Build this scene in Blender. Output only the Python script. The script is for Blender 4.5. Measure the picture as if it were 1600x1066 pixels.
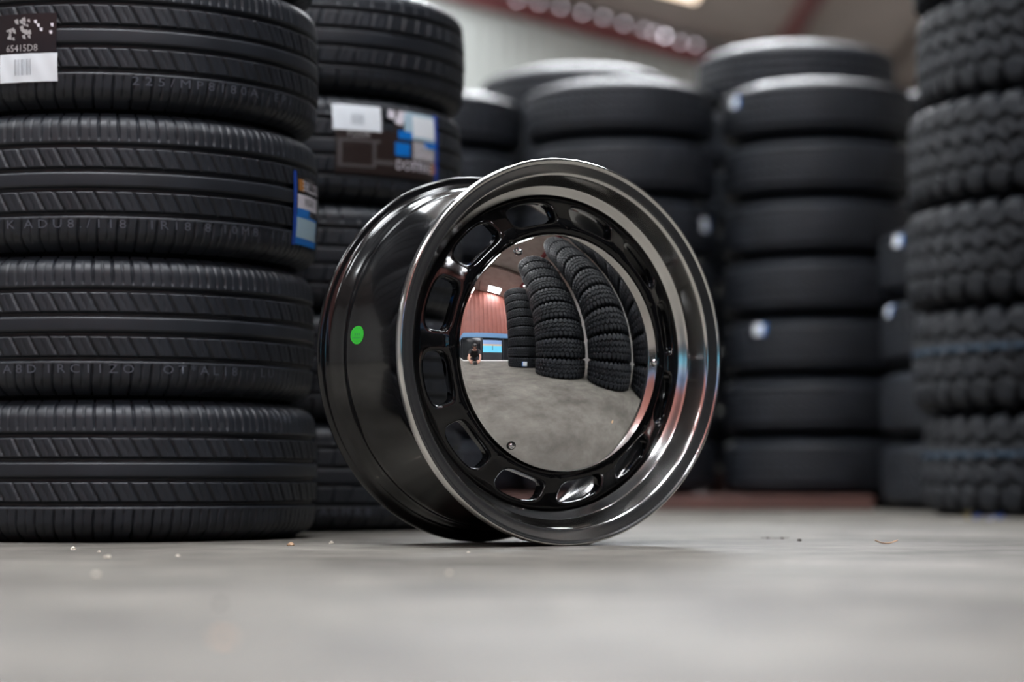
import bpy, bmesh, math, random
import numpy as np
from mathutils import Vector, Matrix

for o in list(bpy.data.objects):
    bpy.data.objects.remove(o)
S = bpy.context.scene
COL = S.collection
PI = math.pi
random.seed(7)
R_ = math.radians

# ------------------------------------------------------------------ camera
F = 3450.0                     # focal length in pixels of the 1600 px frame
CAM_H = 0.1005
YH = 750.0                     # horizon row
PITCH = math.atan((YH - 533) / F)
cam_d = bpy.data.cameras.new('view_camera')
cam_d.sensor_width = 36
cam_d.lens = F * 36 / 1600
cam_d.clip_start = 0.05
cam_d.dof.use_dof = True
cam_d.dof.focus_distance = 3.30
cam_d.dof.aperture_fstop = 2.2
cam = bpy.data.objects.new('view_camera', cam_d)
COL.objects.link(cam)
cam.location = (0, 0, CAM_H)
cam.rotation_euler = (PI / 2 + PITCH, 0, 0)
S.camera = cam

# ------------------------------------------------------------------ view, world
S.view_settings.view_transform = 'Standard'
S.view_settings.look = 'None'
S.view_settings.gamma = 1
S.view_settings.use_curve_mapping = False
S.view_settings.exposure = 0.0
W = bpy.data.worlds.new('world')
W.use_nodes = True
W.node_tree.nodes['Background'].inputs[0].default_value = (0.6, 0.72, 0.9, 1)
W.node_tree.nodes['Background'].inputs[1].default_value = 0.6
S.world = W
SKY_EMIT = 19.0

# ------------------------------------------------------------------ pixel helpers (placing things in the world)
def proj(P):
    y, z = P[1], P[2] - CAM_H
    yy = -math.sin(PITCH) * y + math.cos(PITCH) * z
    zz = math.cos(PITCH) * y + math.sin(PITCH) * z
    return 800 + F * P[0] / zz, 533 - F * yy / zz
def floor_at(px, py):          # world floor point seen at a pixel
    k = (533 - py) / F
    d = Vector(((px - 800) / F, math.cos(PITCH) - k * math.sin(PITCH), math.sin(PITCH) + k * math.cos(PITCH)))
    t = -CAM_H / d.z
    return d.x * t, d.y * t

# ------------------------------------------------------------------ materials
def mat(name, col, rough=0.5, metal=0.0, spec=0.5, emit=None, estr=0.0, noise=None, bump=None, coat=0.0, aniso=None):
    m = bpy.data.materials.new(name)
    m.use_nodes = True
    nt = m.node_tree
    b = nt.nodes['Principled BSDF']
    b.inputs['Base Color'].default_value = (*col, 1)
    b.inputs['Roughness'].default_value = rough
    b.inputs['Metallic'].default_value = metal
    b.inputs['Specular IOR Level'].default_value = spec
    b.inputs['Coat Weight'].default_value = coat
    b.inputs['Coat Roughness'].default_value = 0.05
    if emit:
        b.inputs['Emission Color'].default_value = (*emit, 1)
        b.inputs['Emission Strength'].default_value = estr
    if aniso:                  # lathe-turned metal: highlights spread across the turning marks
        b.inputs['Anisotropic'].default_value = aniso
        b.inputs['Anisotropic Rotation'].default_value = 0.25
        tg = nt.nodes.new('ShaderNodeTangent'); tg.direction_type = 'RADIAL'; tg.axis = 'Z'
        nt.links.new(tg.outputs['Tangent'], b.inputs['Tangent'])
    if noise or bump:
        tc = nt.nodes.new('ShaderNodeTexCoord')
    if noise:                  # (scale, colour2, detail)
        n = nt.nodes.new('ShaderNodeTexNoise')
        n.inputs['Scale'].default_value = noise[0]
        n.inputs['Detail'].default_value = noise[2]
        nt.links.new(tc.outputs['Object'], n.inputs['Vector'])
        r = nt.nodes.new('ShaderNodeValToRGB')
        r.color_ramp.elements[0].position = 0.35
        r.color_ramp.elements[1].position = 0.68
        r.color_ramp.elements[0].color = (*col, 1)
        r.color_ramp.elements[1].color = (*noise[1], 1)
        nt.links.new(n.outputs['Fac'], r.inputs['Fac'])
        nt.links.new(r.outputs['Color'], b.inputs['Base Color'])
    if bump:                   # (scale, strength, distance)
        n2 = nt.nodes.new('ShaderNodeTexNoise')
        n2.inputs['Scale'].default_value = bump[0]
        n2.inputs['Detail'].default_value = 6
        nt.links.new(tc.outputs['Object'], n2.inputs['Vector'])
        bp = nt.nodes.new('ShaderNodeBump')
        bp.inputs['Strength'].default_value = bump[1]
        bp.inputs['Distance'].default_value = bump[2]
        nt.links.new(n2.outputs['Fac'], bp.inputs['Height'])
        nt.links.new(bp.outputs['Normal'], b.inputs['Normal'])
    return m

M = {}
M['rubber'] = mat('tire_rubber', (0.0110, 0.0132, 0.0178), 0.48, spec=0.5, noise=(14, (0.017, 0.0203, 0.027), 4))
M['rubber_side'] = mat('tire_sidewall_rubber', (0.014, 0.015, 0.018), 0.22, spec=0.5)
M['rubber_truck'] = mat('truck_tire_rubber', (0.0095, 0.0118, 0.0165), 0.5, spec=0.45, noise=(10, (0.0145, 0.0178, 0.025), 4))
M['rubber_drive'] = mat('lugged_tire_rubber', (0.0060, 0.0074, 0.0105), 0.52, spec=0.36, noise=(10, (0.0100, 0.0122, 0.0170), 4))
M['gloss_black'] = mat('gloss_black_paint', (0.004, 0.004, 0.0045), 0.15, spec=0.55, coat=0.4)
M['gloss_disc'] = mat('gloss_black_disc_paint', (0.004, 0.004, 0.0045), 0.06, spec=0.55)
M['alu'] = mat('machined_aluminium', (0.86, 0.845, 0.825), 0.18, metal=1.0, aniso=0.75)
M['chrome'] = mat('mirror_chrome', (0.80, 0.79, 0.78), 0.012, metal=1.0)
M['chrome_b'] = mat('screw_chrome', (0.85, 0.85, 0.86), 0.06, metal=1.0)
M['dark'] = mat('dark_socket', (0.01, 0.01, 0.01), 0.4)
M['green'] = mat('green_paper', (0.03, 0.50, 0.03), 0.5)
M['green_d'] = mat('green_print', (0.03, 0.33, 0.06), 0.5)
M['white_paper'] = mat('white_label_paper', (0.90, 0.95, 0.99), 0.35)
M['grey_print'] = mat('grey_print', (0.34, 0.37, 0.40), 0.5)
M['film_black'] = mat('black_label_film', (0.022, 0.018, 0.020), 0.25)
M['film_brown'] = mat('brown_black_label_film', (0.030, 0.020, 0.018), 0.3)
M['silver_print'] = mat('silver_print', (0.42, 0.40, 0.40), 0.4)
M['grey_film'] = mat('faint_grey_print', (0.09, 0.08, 0.08), 0.4)
M['lavender_print'] = mat('lavender_white_print', (0.80, 0.76, 0.82), 0.4)
M['blue'] = mat('blue_print', (0.004, 0.06, 0.42), 0.35)
M['sky_blue'] = mat('bright_blue_print', (0.005, 0.20, 0.68), 0.35)
M['pale_blue'] = mat('pale_blue_print', (0.45, 0.62, 0.72), 0.35)
M['orange'] = mat('orange_print', (0.42, 0.17, 0.03), 0.4)
M['ink'] = mat('faded_grey_ink', (0.085, 0.092, 0.115), 0.6)
M['stripe'] = mat('blue_paint_stripe', (0.016, 0.040, 0.070), 0.6)
M['red_clad'] = mat('red_brown_cladding', (0.30, 0.095, 0.070), 0.5, noise=(3, (0.26, 0.082, 0.062), 3))
M['red_steel'] = mat('red_oxide_steel', (0.16, 0.022, 0.026), 0.5)
M['white_clad'] = mat('light_grey_cladding', (0.44, 0.46, 0.44), 0.5, noise=(1.5, (0.40, 0.42, 0.40), 3))
M['roof'] = mat('roof_insulation', (0.46, 0.39, 0.36), 0.7, noise=(2.0, (0.37, 0.31, 0.285), 4))
M['purlin'] = mat('purlin_steel', (0.10, 0.07, 0.06), 0.5)
M['grey_wall'] = mat('grey_blockwork', (0.28, 0.27, 0.26), 0.7, noise=(2, (0.23, 0.22, 0.21), 4))
M['blue_trim'] = mat('blue_header_paint', (0.13, 0.27, 0.47), 0.5)
M['dark_glass'] = mat('dark_glass', (0.01, 0.011, 0.014), 0.08)
M['frame_dark'] = mat('dark_door_frame', (0.025, 0.025, 0.03), 0.4)
M['cyan'] = mat('cyan_lit_glass', (0.10, 0.40, 0.55), 0.4, emit=(0.12, 0.50, 0.72), estr=0.75)
M['mauve'] = mat('mauve_blue_lit_glass', (0.2, 0.3, 0.5), 0.4, emit=(0.16, 0.27, 0.50), estr=0.6)
M['amber'] = mat('amber_lit_band', (0.6, 0.35, 0.15), 0.4, emit=(0.75, 0.42, 0.2), estr=0.5)
M['white_strip'] = mat('white_floor_strip', (0.75, 0.74, 0.72), 0.5)
M['sky_panel'] = mat('translucent_skylight', (0.9, 0.9, 0.9), 0.5, emit=(0.93, 0.97, 1.0), estr=SKY_EMIT)
M['sky_clear'] = mat('clear_skylight', (0.9, 0.9, 0.9), 0.5, emit=(0.92, 0.95, 1.0), estr=SKY_EMIT * 2.6)
M['sky_warm'] = mat('warm_translucent_skylight', (0.9, 0.85, 0.8), 0.5, emit=(1.0, 0.80, 0.62), estr=SKY_EMIT * 0.16)
M['glow_spot'] = mat('dim_spot_glow', (0.9, 0.85, 0.85), 0.3, emit=(0.80, 0.72, 0.80), estr=5)  # glow of the spheres added above the rafter
M['glow_spot_hi'] = mat('bright_spot_glow', (0.9, 0.85, 0.85), 0.3, emit=(0.85, 0.80, 0.88), estr=13)
M['wood_red'] = mat('red_brown_timber', (0.115, 0.052, 0.042), 0.7, noise=(6, (0.085, 0.040, 0.034), 5))
M['cardboard'] = mat('cardboard', (0.50, 0.32, 0.19), 0.8)
M['skin'] = mat('skin', (0.52, 0.27, 0.20), 0.5)
M['shirt'] = mat('black_cotton', (0.012, 0.012, 0.014), 0.85)
M['shorts'] = mat('charcoal_cotton', (0.022, 0.022, 0.026), 0.85)
M['hair'] = mat('dark_hair', (0.010, 0.008, 0.007), 0.5)
M['shoe'] = mat('dark_canvas', (0.03, 0.03, 0.035), 0.7)
M['eye'] = mat('eye_white', (0.7, 0.7, 0.7), 0.3)
M['lip'] = mat('lips', (0.40, 0.15, 0.13), 0.5)
M['camera_black'] = mat('camera_plastic', (0.012, 0.012, 0.012), 0.45)
M['leaf'] = mat('dry_tan_leaf', (0.58, 0.36, 0.22), 0.7)
M['crumb'] = mat('dark_crumb', (0.05, 0.04, 0.035), 0.9)
M['stone'] = mat('pale_grit', (0.62, 0.56, 0.47), 0.8)
M['chip'] = mat('tan_chip', (0.46, 0.30, 0.18), 0.8)
M['litter_blue'] = mat('blue_plastic', (0.02, 0.10, 0.50), 0.3)
M['litter_pale'] = mat('pale_blue_plastic', (0.40, 0.44, 0.68), 0.3)
M['litter_yellow'] = mat('yellow_plastic', (0.33, 0.26, 0.08), 0.4)

# concrete
def concrete():
    m = bpy.data.materials.new('worn_concrete')
    m.use_nodes = True
    nt = m.node_tree
    N, L = nt.nodes, nt.links
    b = N['Principled BSDF']
    tc = N.new('ShaderNodeTexCoord')
    def noise(s, d, rough=0.55):
        n = N.new('ShaderNodeTexNoise')
        n.inputs['Scale'].default_value = s
        n.inputs['Detail'].default_value = d
        n.inputs['Roughness'].default_value = rough
        L.new(tc.outputs['Object'], n.inputs['Vector'])
        return n
    n1 = noise(2.1, 9, 0.66)
    r1 = N.new('ShaderNodeValToRGB')
    e = r1.color_ramp.elements
    e[0].position, e[0].color = 0.34, (0.101, 0.094, 0.083, 1)
    e[1].position, e[1].color = 0.68, (0.212, 0.199, 0.177, 1)
    L.new(n1.outputs['Fac'], r1.inputs['Fac'])
    n2 = noise(9, 7, 0.7)
    r2 = N.new('ShaderNodeValToRGB')
    e = r2.color_ramp.elements
    e[0].position, e[0].color = 0.32, (0.70, 0.70, 0.70, 1)
    e[1].position, e[1].color = 0.66, (1.12, 1.11, 1.10, 1)
    L.new(n2.outputs['Fac'], r2.inputs['Fac'])
    mx = N.new('ShaderNodeMix')
    mx.data_type = 'RGBA'; mx.blend_type = 'MULTIPLY'
    mx.inputs['Factor'].default_value = 1
    L.new(r1.outputs['Color'], mx.inputs['A']); L.new(r2.outputs['Color'], mx.inputs['B'])
    L.new(mx.outputs['Result'], b.inputs['Base Color'])
    n3 = noise(3, 4)
    r3 = N.new('ShaderNodeMapRange')
    r3.inputs['To Min'].default_value = 0.52; r3.inputs['To Max'].default_value = 0.72
    b.inputs['Specular IOR Level'].default_value = 0.07
    L.new(n3.outputs['Fac'], r3.inputs['Value']); L.new(r3.outputs['Result'], b.inputs['Roughness'])
    n4 = noise(120, 5)
    bp = N.new('ShaderNodeBump')
    bp.inputs['Strength'].default_value = 0.25; bp.inputs['Distance'].default_value = 0.002
    L.new(n4.outputs['Fac'], bp.inputs['Height']); L.new(bp.outputs['Normal'], b.inputs['Normal'])
    return m
M['concrete'] = concrete()

# ------------------------------------------------------------------ mesh helpers
def link(name, me, parent=None):
    o = bpy.data.objects.new(name, me)
    COL.objects.link(o)
    if parent: o.parent = parent
    return o
def tag(o, label=None, cat=None, group=None, kind=None):
    if label: o['label'] = label
    if cat: o['category'] = cat
    if group: o['group'] = group
    if kind: o['kind'] = kind
    return o
def empty(name, loc, rz=0.0):
    o = bpy.data.objects.new(name, None)
    COL.objects.link(o)
    o.location = loc; o.rotation_euler = (0, 0, rz)
    o.empty_display_size = 0.1
    return o
def new_mesh(name, verts, faces, mats, mi=None, smooth=True, sharp=None):
    me = bpy.data.meshes.new(name)
    me.from_pydata([tuple(v) for v in verts], [], [tuple(f) for f in faces])
    for m in (mats if isinstance(mats, (list, tuple)) else [mats]):
        me.materials.append(m)
    if mi is not None: me.polygons.foreach_set('material_index', mi)
    me.polygons.foreach_set('use_smooth', [smooth] * len(me.polygons))
    if sharp: me.set_sharp_from_angle(angle=R_(sharp))
    me.update()
    return me
def revolve(name, prof, n, m, closed=False, sharp=28):
    prof = np.array(prof, float); k = len(prof)
    a = np.arange(n) * 2 * PI / n
    V = np.stack([np.outer(np.cos(a), prof[:, 0]), np.outer(np.sin(a), prof[:, 0]), np.broadcast_to(prof[:, 1], (n, k))], -1).reshape(-1, 3)
    fs = []
    for i in range(n):
        j = (i + 1) % n
        for q in range(k if closed else k - 1):
            q2 = (q + 1) % k
            fs.append((i * k + q, j * k + q, j * k + q2, i * k + q2))
    return new_mesh(name, V, fs, m, sharp=sharp)
def box_vf(x0, x1, y0, y1, z0, z1):
    v = [(x0, y0, z0), (x1, y0, z0), (x1, y1, z0), (x0, y1, z0), (x0, y0, z1), (x1, y0, z1), (x1, y1, z1), (x0, y1, z1)]
    f = [(0, 3, 2, 1), (4, 5, 6, 7), (0, 1, 5, 4), (1, 2, 6, 5), (2, 3, 7, 6), (3, 0, 4, 7)]
    return v, f
def box(name, x0, x1, y0, y1, z0, z1, m, parent=None, bevel=0.0):
    v, f = box_vf(x0, x1, y0, y1, z0, z1)
    me = new_mesh(name, v, f, m, smooth=False)
    if bevel:
        bm = bmesh.new(); bm.from_mesh(me)
        bmesh.ops.bevel(bm, geom=bm.edges[:], offset=bevel, segments=2, affect='EDGES', profile=0.5)
        bm.to_mesh(me); bm.free()
    return link(name, me, parent)
def interp(xs, ys, x):
    return np.interp(x, xs, ys)

class Patch:
    """label pieces bent round a tire: u runs right, v runs up, both in metres"""
    def __init__(self, kind, phi, v0, flip=False, off=0.0012):
        self.half = kind.W / 2
        self.r, self.phi, self.v0, self.s, self.off = kind.surf, phi, v0, (-1 if flip else 1), off
        self.V, self.Fc, self.mi, self.ms = [], [], [], []
    def slot(self, m):
        if m not in self.ms: self.ms.append(m)
        return self.ms.index(m)
    def pt(self, u, v, lift):
        vv = self.v0 + self.s * v
        r = float(self.r(vv)) + self.off + lift
        a = self.phi + self.s * u / r
        return (r * math.cos(a), r * math.sin(a), vv)
    def rect(self, u0, u1, v0, v1, m, lift=0.0, slant=0.0, wob=0.0):
        nu = max(1, int((u1 - u0) / 0.005)); nv = max(1, int((v1 - v0) / 0.005))
        b = len(self.V); s = self.slot(m)
        for j in range(nv + 1):
            for i in range(nu + 1):
                v = v0 + (v1 - v0) * j / nv
                u = u0 + (u1 - u0) * i / nu + slant * (v - v0)
                self.V.append(self.pt(u, v, lift + wob * math.sin(i * 0.9 + j * 0.5)))
        for j in range(nv):
            for i in range(nu):
                q = b + j * (nu + 1) + i
                self.Fc.append((q, q + 1, q + nu + 2, q + nu + 1)); self.mi.append(s)
    def poly(self, pts, m, lift=0.0):
        b = len(self.V); s = self.slot(m)
        for u, v in pts: self.V.append(self.pt(u, v, lift))
        self.Fc.append(tuple(range(b, b + len(pts)))); self.mi.append(s)
    def text(self, body, u, v, h, m, lift=0.0, squeeze=1.0):
        cu = bpy.data.curves.new('txt', 'FONT'); cu.body = body; cu.size = 1.0; cu.resolution_u = 2
        to = bpy.data.objects.new('txt', cu); COL.objects.link(to)
        dg = bpy.context.evaluated_depsgraph_get()
        me = bpy.data.meshes.new_from_object(to.evaluated_get(dg))
        b = len(self.V); s = self.slot(m); k = h / 0.7
        for q in me.vertices: self.V.append(self.pt(u + q.co.x * k * squeeze, v + q.co.y * k, lift))
        for p in me.polygons: self.Fc.append(tuple(b + i for i in p.vertices)); self.mi.append(s)
        bpy.data.objects.remove(to); bpy.data.meshes.remove(me); bpy.data.curves.remove(cu)
    def build(self, name, parent):
        o = link(name, new_mesh(name, self.V, self.Fc, self.ms, self.mi, smooth=True), parent)
        o.location = (0, 0, self.half)
        return o

# ------------------------------------------------------------------ the setting
ROOM_X0, ROOM_X1, ROOM_Y0, ROOM_Y1, RIDGE = -13.0, 7.0, -5.2, 33.0, -4.0
def roof_z(x):
    return 7.51 - 0.266 * x if x > RIDGE else 7.51 - 0.266 * RIDGE - 0.266 * (RIDGE - x)
v, f = box_vf(ROOM_X0, ROOM_X1, ROOM_Y0, ROOM_Y1, -0.2, 0)
tag(link('floor', new_mesh('floor', v, f, M['concrete'], smooth=False)), 'worn grey concrete warehouse floor', kind='structure')

def clad_wall(name, x0, x1, y, z0, ztop, m, pitch, depth, inward, label):
    # trapezoid ribbed sheet with real folds; back face behind it
    xs, ds = [], []
    n = int(round((x1 - x0) / pitch))
    for i in range(n):
        b = x0 + i * pitch
        for fx, d in ((0, 0), (0.55, 0), (0.65, 1), (0.90, 1)):
            xs.append(b + fx * pitch); ds.append(d * depth)
    xs.append(x1); ds.append(0)
    V, Fc = [], []
    for x, d in zip(xs, ds):
        V += [(x, y + inward * d, z0), (x, y + inward * d, ztop(x))]
    k = len(xs)
    for i in range(k - 1):
        Fc.append((2 * i, 2 * i + 2, 2 * i + 3, 2 * i + 1))
    b = len(V)
    for x in (x0, RIDGE, x1):
        V += [(x, y - inward * 0.12, z0), (x, y - inward * 0.12, ztop(x))]
    Fc += [(b, b + 1, b + 3, b + 2), (b + 2, b + 3, b + 5, b + 4)]
    return tag(link(name, new_mesh(name, V, Fc, m, smooth=False)), label, kind='structure')
clad_wall('wall_back', ROOM_X0, ROOM_X1, ROOM_Y1, 0, roof_z, M['white_clad'], 0.2, 0.03, -1, 'light grey ribbed metal end wall')
clad_wall('wall_front', ROOM_X0, ROOM_X1, ROOM_Y0, 2.42, roof_z, M['red_clad'], 0.40, 0.05, 1, 'red brown ribbed upper wall')
box('wall_left', ROOM_X0 - 0.2, ROOM_X0, ROOM_Y0, ROOM_Y1, 0, roof_z(ROOM_X0), M['grey_wall'])['kind'] = 'structure'
box('wall_right', ROOM_X1, ROOM_X1 + 0.2, ROOM_Y0, ROOM_Y1, 0, roof_z(ROOM_X1), M['grey_wall'])['kind'] = 'structure'
V, Fc = [], []
for x in (ROOM_X0, RIDGE, ROOM_X1):
    for y in (ROOM_Y0 - 0.1, ROOM_Y1 + 0.1):
        V += [(x, y, roof_z(x)), (x, y, roof_z(x) + 0.15)]
for i in range(2):
    b = 4 * i
    Fc += [(b, b + 2, b + 6, b + 4), (b + 1, b + 5, b + 7, b + 3)]
tag(link('ceiling', new_mesh('ceiling', V, Fc, M['roof'], smooth=False)), 'sloping brownish grey roof lining', kind='structure')

def sloped_beam(y0, y1, drop0, drop1, name, x0=ROOM_X0, x1=ROOM_X1, m='red_steel'):
    V, Fc = [], []
    for x in sorted({x0, max(x0, min(x1, RIDGE)), x1}):
        for y in (y0, y1):
            for d in (drop0, drop1): V.append((x, y, roof_z(x) - d))
    k = len(V) // 4
    for i in range(k - 1):
        a, c = 4 * i, 4 * i + 4
        Fc += [(a, c, c + 1, a + 1), (a + 2, a + 3, c + 3, c + 2), (a, a + 2, c + 2, c), (a + 1, c + 1, c + 3, a + 3)]
    Fc += [(0, 1, 3, 2), (4 * k - 4, 4 * k - 2, 4 * k - 1, 4 * k - 3)]
    return tag(link(name, new_mesh(name, V, Fc, M[m], smooth=False)), kind='structure')
tn = 1
tag(sloped_beam(ROOM_Y1 - 0.35, ROOM_Y1 - 0.05, 0.22, 0.42, 'trim_1'), 'red steel rafter along the far end wall')
for y in (25.5, 19.8, 7.0, -1.2):
    tn += 1
    sloped_beam(y, y + 0.16, 0.0, 0.30, 'trim_%d' % tn, m='purlin')
def purlin(x, w, h, m):
    global tn
    tn += 1
    z = roof_z(x)
    tag(box('trim_%d' % tn, x - w / 2, x + w / 2, ROOM_Y0, ROOM_Y1 - 0.4, z - h, z - 0.0, M[m]), kind='structure')
purlin(3.92, 0.16, 0.22, 'red_steel')
for x in (-11.5, -9.8, -8.2, -5.2, -0.6, 0.45, 5.4): purlin(x, 0.07, 0.16, 'purlin')

# roof lights: translucent panels set in the roof slope, framed
wn = 0
def rooflight(x, y, w, l, m):
    global wn
    wn += 1
    V = []
    for sx in (-1, 1):
        for sy in (-1, 1):
            xx = x + sx * w / 2
            V += [(xx, y + sy * l / 2, roof_z(xx) - 0.035), (xx, y + sy * l / 2, roof_z(xx) - 0.012)]
    Fc = [(0, 4, 6, 2), (1, 3, 7, 5), (0, 1, 5, 4), (2, 6, 7, 3), (0, 2, 3, 1), (4, 5, 7, 6)]
    o = tag(link('window_%d' % wn, new_mesh('rooflight', V, Fc, M[m], smooth=False)), kind='structure')
    V, Fc = [], []
    for (a0, a1, b0, b1) in ((-w / 2 - .05, w / 2 + .05, -l / 2 - .05, -l / 2), (-w / 2 - .05, w / 2 + .05, l / 2, l / 2 + .05),
                             (-w / 2 - .05, -w / 2, -l / 2, l / 2), (w / 2, w / 2 + .05, -l / 2, l / 2)):
        b = len(V)
        vv, ff = box_vf(x + a0, x + a1, y + b0, y + b1, 0, 0.05)
        V += [(p[0], p[1], roof_z(p[0]) - 0.06 + p[2]) for p in vv]
        Fc += [tuple(b + i for i in q) for q in ff]
    link('window_frame', new_mesh('window_frame', V, Fc, M['purlin'], smooth=False), o)
    return o
for x, y, w, l in ((1.93, -4.4, 1.15, 0.95), (1.93, 3.0, 1.15, 0.9), (1.0, 12.6, 3.2, 2.0), (1.0, 17.3, 3.2, 2.4), (1.0, 22.8, 3.2, 2.2),
                   (-2.3, -4.4, 1.15, 0.95), (-0.9, 0.9, 2.0, 1.7), (-2.7, 3.7, 3.0, 2.4), (-0.2, 6.4, 1.6, 1.2), (-2.6, 9.5, 2.2, 1.6), (-2.6, 15.5, 2.2, 1.6), (-2.4, 22.0, 2.2, 1.6), (-2.0, 31.2, 2.2, 1.7),  # some out-of-view panels here added to brighten the left tires and end wall
                   (4.5, -4.3, 1.3, 1.0), (4.6, -1.8, 1.2, 1.0), (-4.5, 26.5, 0.9, 1.6), (-5.0, 14.6, 1.3, 1.0), (-9.8, 20.5, 1.6, 1.6), (-7.2, -4.4, 1.5, 1.2), (-7.2, 3.0, 2.2, 1.6), (-7.2, 9.5, 2.2, 1.6), (-7.2, 15.5, 2.2, 1.6), (-7.2, 22.0, 2.2, 1.6)):
    rooflight(x, y, w, l, 'sky_clear' if w < 1.4 or y in (0.9, 17.3, 22.8) else 'sky_panel')
rooflight(1.87, 29.6, 1.40, 1.9, 'sky_warm')

# high windows in the left wall
for y in (10.0, 14.5, 19.0):
    wn += 1
    o = tag(box('window_%d' % wn, ROOM_X0 - 0.01, ROOM_X0 + 0.03, y - 0.9, y + 0.9, 4.3, 5.3, M['sky_panel']), kind='structure')
    box('window_frame', ROOM_X0, ROOM_X0 + 0.06, y - 0.96, y + 0.96, 4.22, 4.30, M['purlin'], o)
    box('window_frame', ROOM_X0, ROOM_X0 + 0.06, y - 0.96, y + 0.96, 5.30, 5.38, M['purlin'], o)
    box('window_frame', ROOM_X0, ROOM_X0 + 0.06, y - 0.03, y + 0.03, 4.30, 5.30, M['purlin'], o)

# shop front under the red wall, behind the camera (seen in the chrome cap)
tag(box('trim_30', ROOM_X0, ROOM_X1, ROOM_Y0 - 0.12, ROOM_Y0 + 0.06, 2.02, 2.42, M['blue_trim']), 'blue painted header beam', kind='structure')
tag(box('wall_shopfront', ROOM_X0, ROOM_X1, ROOM_Y0 - 0.30, ROOM_Y0 - 0.16, 0.0, 2.2, M['dark_glass']), 'dark glazed shop front', kind='structure')
tn = 40
for x in (-9, -6.4, -3.8, -1.3, 0.60, 2.62, 4.6):
    tag(box('trim_%d' % tn, x - 0.05, x + 0.05, ROOM_Y0 - 0.16, ROOM_Y0, 0, 2.02, M['frame_dark']), kind='structure'); tn += 1
d = tag(box('door_1', 0.73, 2.50, ROOM_Y0 - 0.15, ROOM_Y0 - 0.11, 0.0, 0.70, M['frame_dark']), 'shop door with blue and amber glass', kind='structure')
box('pane', 0.75, 2.48, ROOM_Y0 - 0.15, ROOM_Y0 - 0.12, 0.70, 1.30, M['cyan'], d)
box('amber_band', 0.75, 2.48, ROOM_Y0 - 0.15, ROOM_Y0 - 0.12, 1.30, 1.42, M['amber'], d)
box('upper_pane', 0.75, 2.48, ROOM_Y0 - 0.15, ROOM_Y0 - 0.12, 1.42, 1.80, M['mauve'], d)
box('door_handle', 1.60, 1.64, ROOM_Y0 - 0.11, ROOM_Y0 - 0.07, 0.9, 1.3, M['frame_dark'], d)
tag(box('trim_60', -3.0, 5.5, ROOM_Y0 + 0.1, ROOM_Y0 + 1.7, 0.0, 0.004, M['white_strip']), 'white strip on the floor', kind='structure')  # plain white strip along the shop front
cb = empty('cardboard_box', (-0.35, ROOM_Y0 + 0.28, 0.004))
tag(cb, 'small tan cardboard box at the foot of the shop front', 'box')
box('carton', -0.22, 0.22, -0.16, 0.16, 0, 0.30, M['cardboard'], cb, 0.004)
box('tape', -0.222, 0.222, -0.03, 0.03, 0.299, 0.302, M['chip'], cb)

# glowing spheres added for the round bright spots above the far red rafter
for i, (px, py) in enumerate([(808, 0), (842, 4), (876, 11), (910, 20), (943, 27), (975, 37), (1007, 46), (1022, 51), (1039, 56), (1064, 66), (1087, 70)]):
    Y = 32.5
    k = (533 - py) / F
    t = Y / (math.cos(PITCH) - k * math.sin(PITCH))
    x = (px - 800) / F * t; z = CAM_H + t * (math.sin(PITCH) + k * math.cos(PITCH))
    b = empty('rafter_spot', (x, Y, z))
    tag(b, 'small round glowing spot above the red rafter, %s from its upper end' % ['first', 'second', 'third', 'fourth', 'fifth', 'sixth', 'seventh', 'eighth', 'ninth', 'tenth', 'eleventh'][i], 'light', 'row of glowing spots above the red rafter')
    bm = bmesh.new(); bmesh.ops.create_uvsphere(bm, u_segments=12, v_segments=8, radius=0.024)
    me = bpy.data.meshes.new('glow_spot'); bm.to_mesh(me); bm.free()
    me.materials.append(M['glow_spot_hi' if i in (8,) else 'glow_spot'])
    link('glow_spot', me, b)
    link('spot_stub', revolve('spot_stub', [(0.0, 0.075), (0.014, 0.075), (0.016, 0.02), (0.0, 0.02)], 10, M['purlin']), b)  # stub on each added sphere, made up with it

# ------------------------------------------------------------------ tires
def smoothstep(a, b, x):
    t = np.clip((x - a) / (b - a), 0, 1)
    return t * t * (3 - 2 * t)
def slot(dist, half, depth):
    return depth * (1 - smoothstep(half * 0.55, half, np.abs(dist)))

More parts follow.
